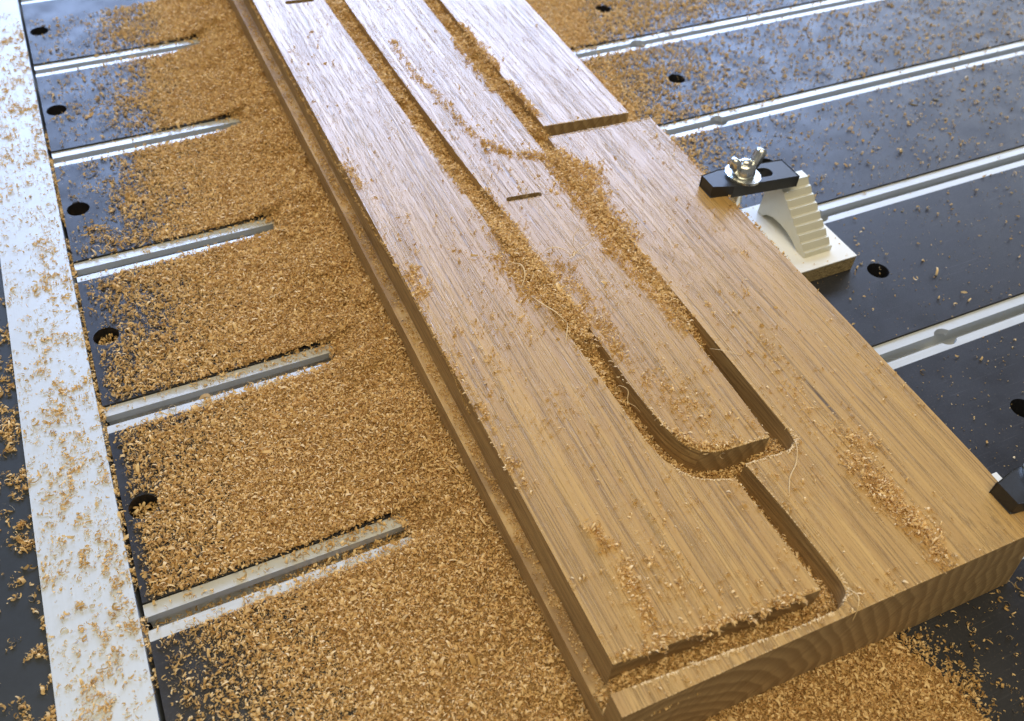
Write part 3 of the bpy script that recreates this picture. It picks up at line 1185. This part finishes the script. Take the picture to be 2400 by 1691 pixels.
def ribbon(points, widths, up=(0, 0, 1)):
    b = len(fv)
    pts_ = np.array(points, float)
    for i, p_ in enumerate(pts_):
        tdir = pts_[min(i + 1, len(pts_) - 1)] - pts_[max(i - 1, 0)]
        side = np.cross(tdir, np.array(up) + rng.normal(0, 0.15, 3))
        side = side / (np.linalg.norm(side) + 1e-9)
        fv.append(tuple(p_ - side * widths[i] / 2))
        fv.append(tuple(p_ + side * widths[i] / 2))
        if i:
            k_ = b + 2 * i
            ff.append((k_ - 2, k_ - 1, k_ + 1, k_))


def fringe(path, count, length, inward, curl=1.0):
    path = np.array(path, float)
    seg = np.linalg.norm(np.diff(path, axis=0), axis=1)
    cum = np.concatenate([[0], np.cumsum(seg)])
    for s in np.sort(rng.random(count)) * cum[-1]:
        cx, cy = np.interp(s, cum, path[:, 0]), np.interp(s, cum, path[:, 1])
        i = min(np.searchsorted(cum, s), len(seg)) - 1
        i = max(i, 0)
        td = (path[i + 1] - path[i]) / (seg[i] + 1e-9)
        nd = np.array([-td[1], td[0]]) * inward
        L = length * rng.uniform(0.4, 1.5)
        az = rng.normal(0, 0.6)
        d = nd * math.cos(az) + td * math.sin(az)
        lean = rng.uniform(0.2, 1.3)
        k_ = rng.normal(0, 1.2) * curl
        pts_ = []
        p_ = np.array([cx, cy, T - 0.15])
        el = lean
        a2 = 0.0
        for q in range(7):
            pts_.append(p_.copy())
            dd = d * math.cos(a2) + np.array([-d[1], d[0]]) * math.sin(a2)
            p_ = p_ + (L / 6) * np.array([dd[0] * math.cos(el), dd[1] * math.cos(el), math.sin(el)])
            p_[2] = max(p_[2], T + 0.1)
            el -= 0.42 * abs(curl) * rng.uniform(0.6, 1.4)
            a2 += 0.25 * k_
        w = rng.uniform(0.25, 0.6)
        ribbon(pts_, [w, w, w * 0.9, w * 0.8, w * 0.65, w * 0.45, w * 0.12])


rim = [(136, -102.8), (163.5, -104.6), (191.9, -107.0), (209, -107.5)]
fringe(rim, 150, 2.4, -1, 1.3)
fringe([(212, -106.4), (216.5, -104), (218, -100), (218.3, -96)], 34, 3.4, -1, 1.5)
fringe([(133.8, -94.5), (209, -99.4)], 60, 1.6, 1, 1.2)
fringe([(195.8, -10), (197.0, -22), (199.4, -30.2), (203.2, -35.6), (207.8, -38), (213, -39.0), (231, -40.1)], 170, 2.0, 1, 1.3)
fringe([(190.4, -38.2), (194, -43.8), (198, -47), (203, -49), (207, -50.4)], 60, 1.9, -1, 1.3)
fringe([(215.5, -47), (226, -47.6), (234, -48.2)], 60, 1.8, -1, 1.2)
fringe([(233.5, -48.1), (237, -47.2), (239.2, -44.4), (239.7, -40)], 46, 4.0, -1, 1.6)
fringe([(242, 176.3), (290, 171.8)], 110, 1.2, 1, 1.0)
fringe([(240, 166.6), (298.6, 163.3)], 170, 1.6, -1, 1.1)
fringe([(133.9, 60), (133.9, -40)], 16, 2.2, -1, 1.6)
fringe([(198.5, 125.4), (215, 123.6)], 26, 1.0, -1, 1.0)
fringe([(184.6, 110), (184.4, 52), (186, 7)], 24, 2.2, 1, 1.3)
fringe([(193.6, 100), (194.6, 40), (195, 3)], 26, 2.4, -1, 1.3)
fringe([(133.7, -90), (134.0, 150), (134.4, 320)], 60, 0.6, -1, 1.0)
fringe(A_right[::4][2:40], 220, 0.8, 1, 1.0)
fringe(B_left[::4], 220, 0.8, 1, 1.0)
fringe([(232, -38), (232.4, 12), (232, 165), (232, 330)], 150, 0.8, 1, 1.0)
fringe([(238.6, 150), (239.2, 34), (239.5, -15), (239.7, -38)], 150, 0.8, 1, 1.0)
fringe([(215.3, -47), (216.9, -71), (217.6, -92)], 60, 0.8, 1, 1.0)
fringe([(242, 330), (241.8, 176)], 120, 0.9, 1, 1.0)
fringe([(208.3, -51), (209.3, -99)], 50, 0.8, 1, 1.0)
fringe([(129, -109.8), (214, -110.6), (296, -111.6)], 90, 0.6, 1, 1.0)
me = bpy.data.meshes.new('fibre_fringe')
bo = Vector((214, 155, 0))
me.from_pydata([((a - bo.x) * S, (b - bo.y) * S, c * S) for a, b, c in fv], [], ff)
me.materials.append(M['fibre'])
for p_ in me.polygons:
    p_.use_smooth = True
tag(link_mesh('fibre_fringe', me, board), 'torn curly oak fibres along the routed edges', None, None, 'stuff')


# ------------------------------------------------------------------ a few long shavings one can pick out
def shaving(ctrl, width, label):
    global fv, ff
    fv, ff = [], []
    pts_ = catmull(ctrl, 0.8)
    n_ = len(pts_)
    ribbon(pts_, [0.5 * width * (0.25 + 0.75 * math.sin(math.pi * min(max(i / (n_ - 1), 0.04), 0.96))) for i in range(n_)])
    o_ = np.array(ctrl[0])
    me_ = bpy.data.meshes.new('wood_shaving')
    me_.from_pydata([tuple((np.array(v) - o_) * S) for v in fv], [], ff)
    me_.materials.append(M['fibre'])
    for p_ in me_.polygons:
        p_.use_smooth = True
    o = link_mesh('wood_shaving', me_)
    o.location = Vector(o_) * S
    md = o.modifiers.new('thickness', 'SOLIDIFY')
    md.thickness = 0.00012
    tag(o, label, 'wood shaving', 'long loose shavings on the board')


shaving([(195, 84, 42.5), (200, 83.5, 45.5), (205, 80.5, 45.0), (207, 77, 42.5), (204.5, 75.5, 41.8)], 1.0, 'long arched pale shaving bridging out of the groove near the mortise')
shaving([(206, 77.5, 43), (211, 79, 43.6), (216, 80, 44.6), (221, 82, 46.5)], 0.8, 'straight thin shaving pointing right on the middle blank')
shaving([(205, 77, 42.6), (207.5, 76.2, 43.6), (209.5, 78.5, 43.4), (213, 77.6, 42.2)], 1.5, 'crumpled yellow shaving lying on the middle blank')
shaving([(212, 85, 42.4), (214.5, 89, 44), (219, 92, 45.2)], 0.7, 'short curved shaving standing up beside the crumpled yellow one')
shaving([(180, 62, 42.2), (181.5, 55, 43.4), (184.5, 48, 43.6), (186.5, 41, 43.0)], 1.1, 'long pale shaving lying along the left groove edge')
shaving([(186.6, 41, 43), (184.5, 37, 43), (181, 31.5, 41.6)], 1.0, 'forked shaving end hanging over the left blank')
shaving([(179.5, 84, 42.6), (183.5, 80, 43.8), (182.5, 73.5, 43.2), (178, 68, 42.0)], 1.2, 'hooked pale shaving on chips spilled over the left blank')
shaving([(236, 8, 40), (237.6, 4, 42.6), (240.5, 1.0, 43.0), (245, -1.0, 41.5), (247.5, 1.5, 41.4)], 0.6, 'thin hair-like shaving looped over the right groove edge')
shaving([(187.0, 1, 42.2), (189, 2, 44), (191.5, -1, 43.6), (189.5, -5, 42), (192, -7, 40), (193.5, -9, 38)], 0.5, 'small looped shaving hanging into the left groove')
shaving([(238, -46, 42.5), (236, -50, 43.2), (232, -55, 42.4), (226.5, -59, 41.9), (221, -66, 41.6)], 1.0, 'twisted hanging fibre trailing from the groove corner onto the offcut')
shaving([(217, -103, 42.5), (217.8, -107, 43.5), (215.5, -110.2, 42.5), (213.5, -112.0, 38.0)], 0.9, 'curled fibre drooping over the front edge of the board')
print('chips', TOTAL)
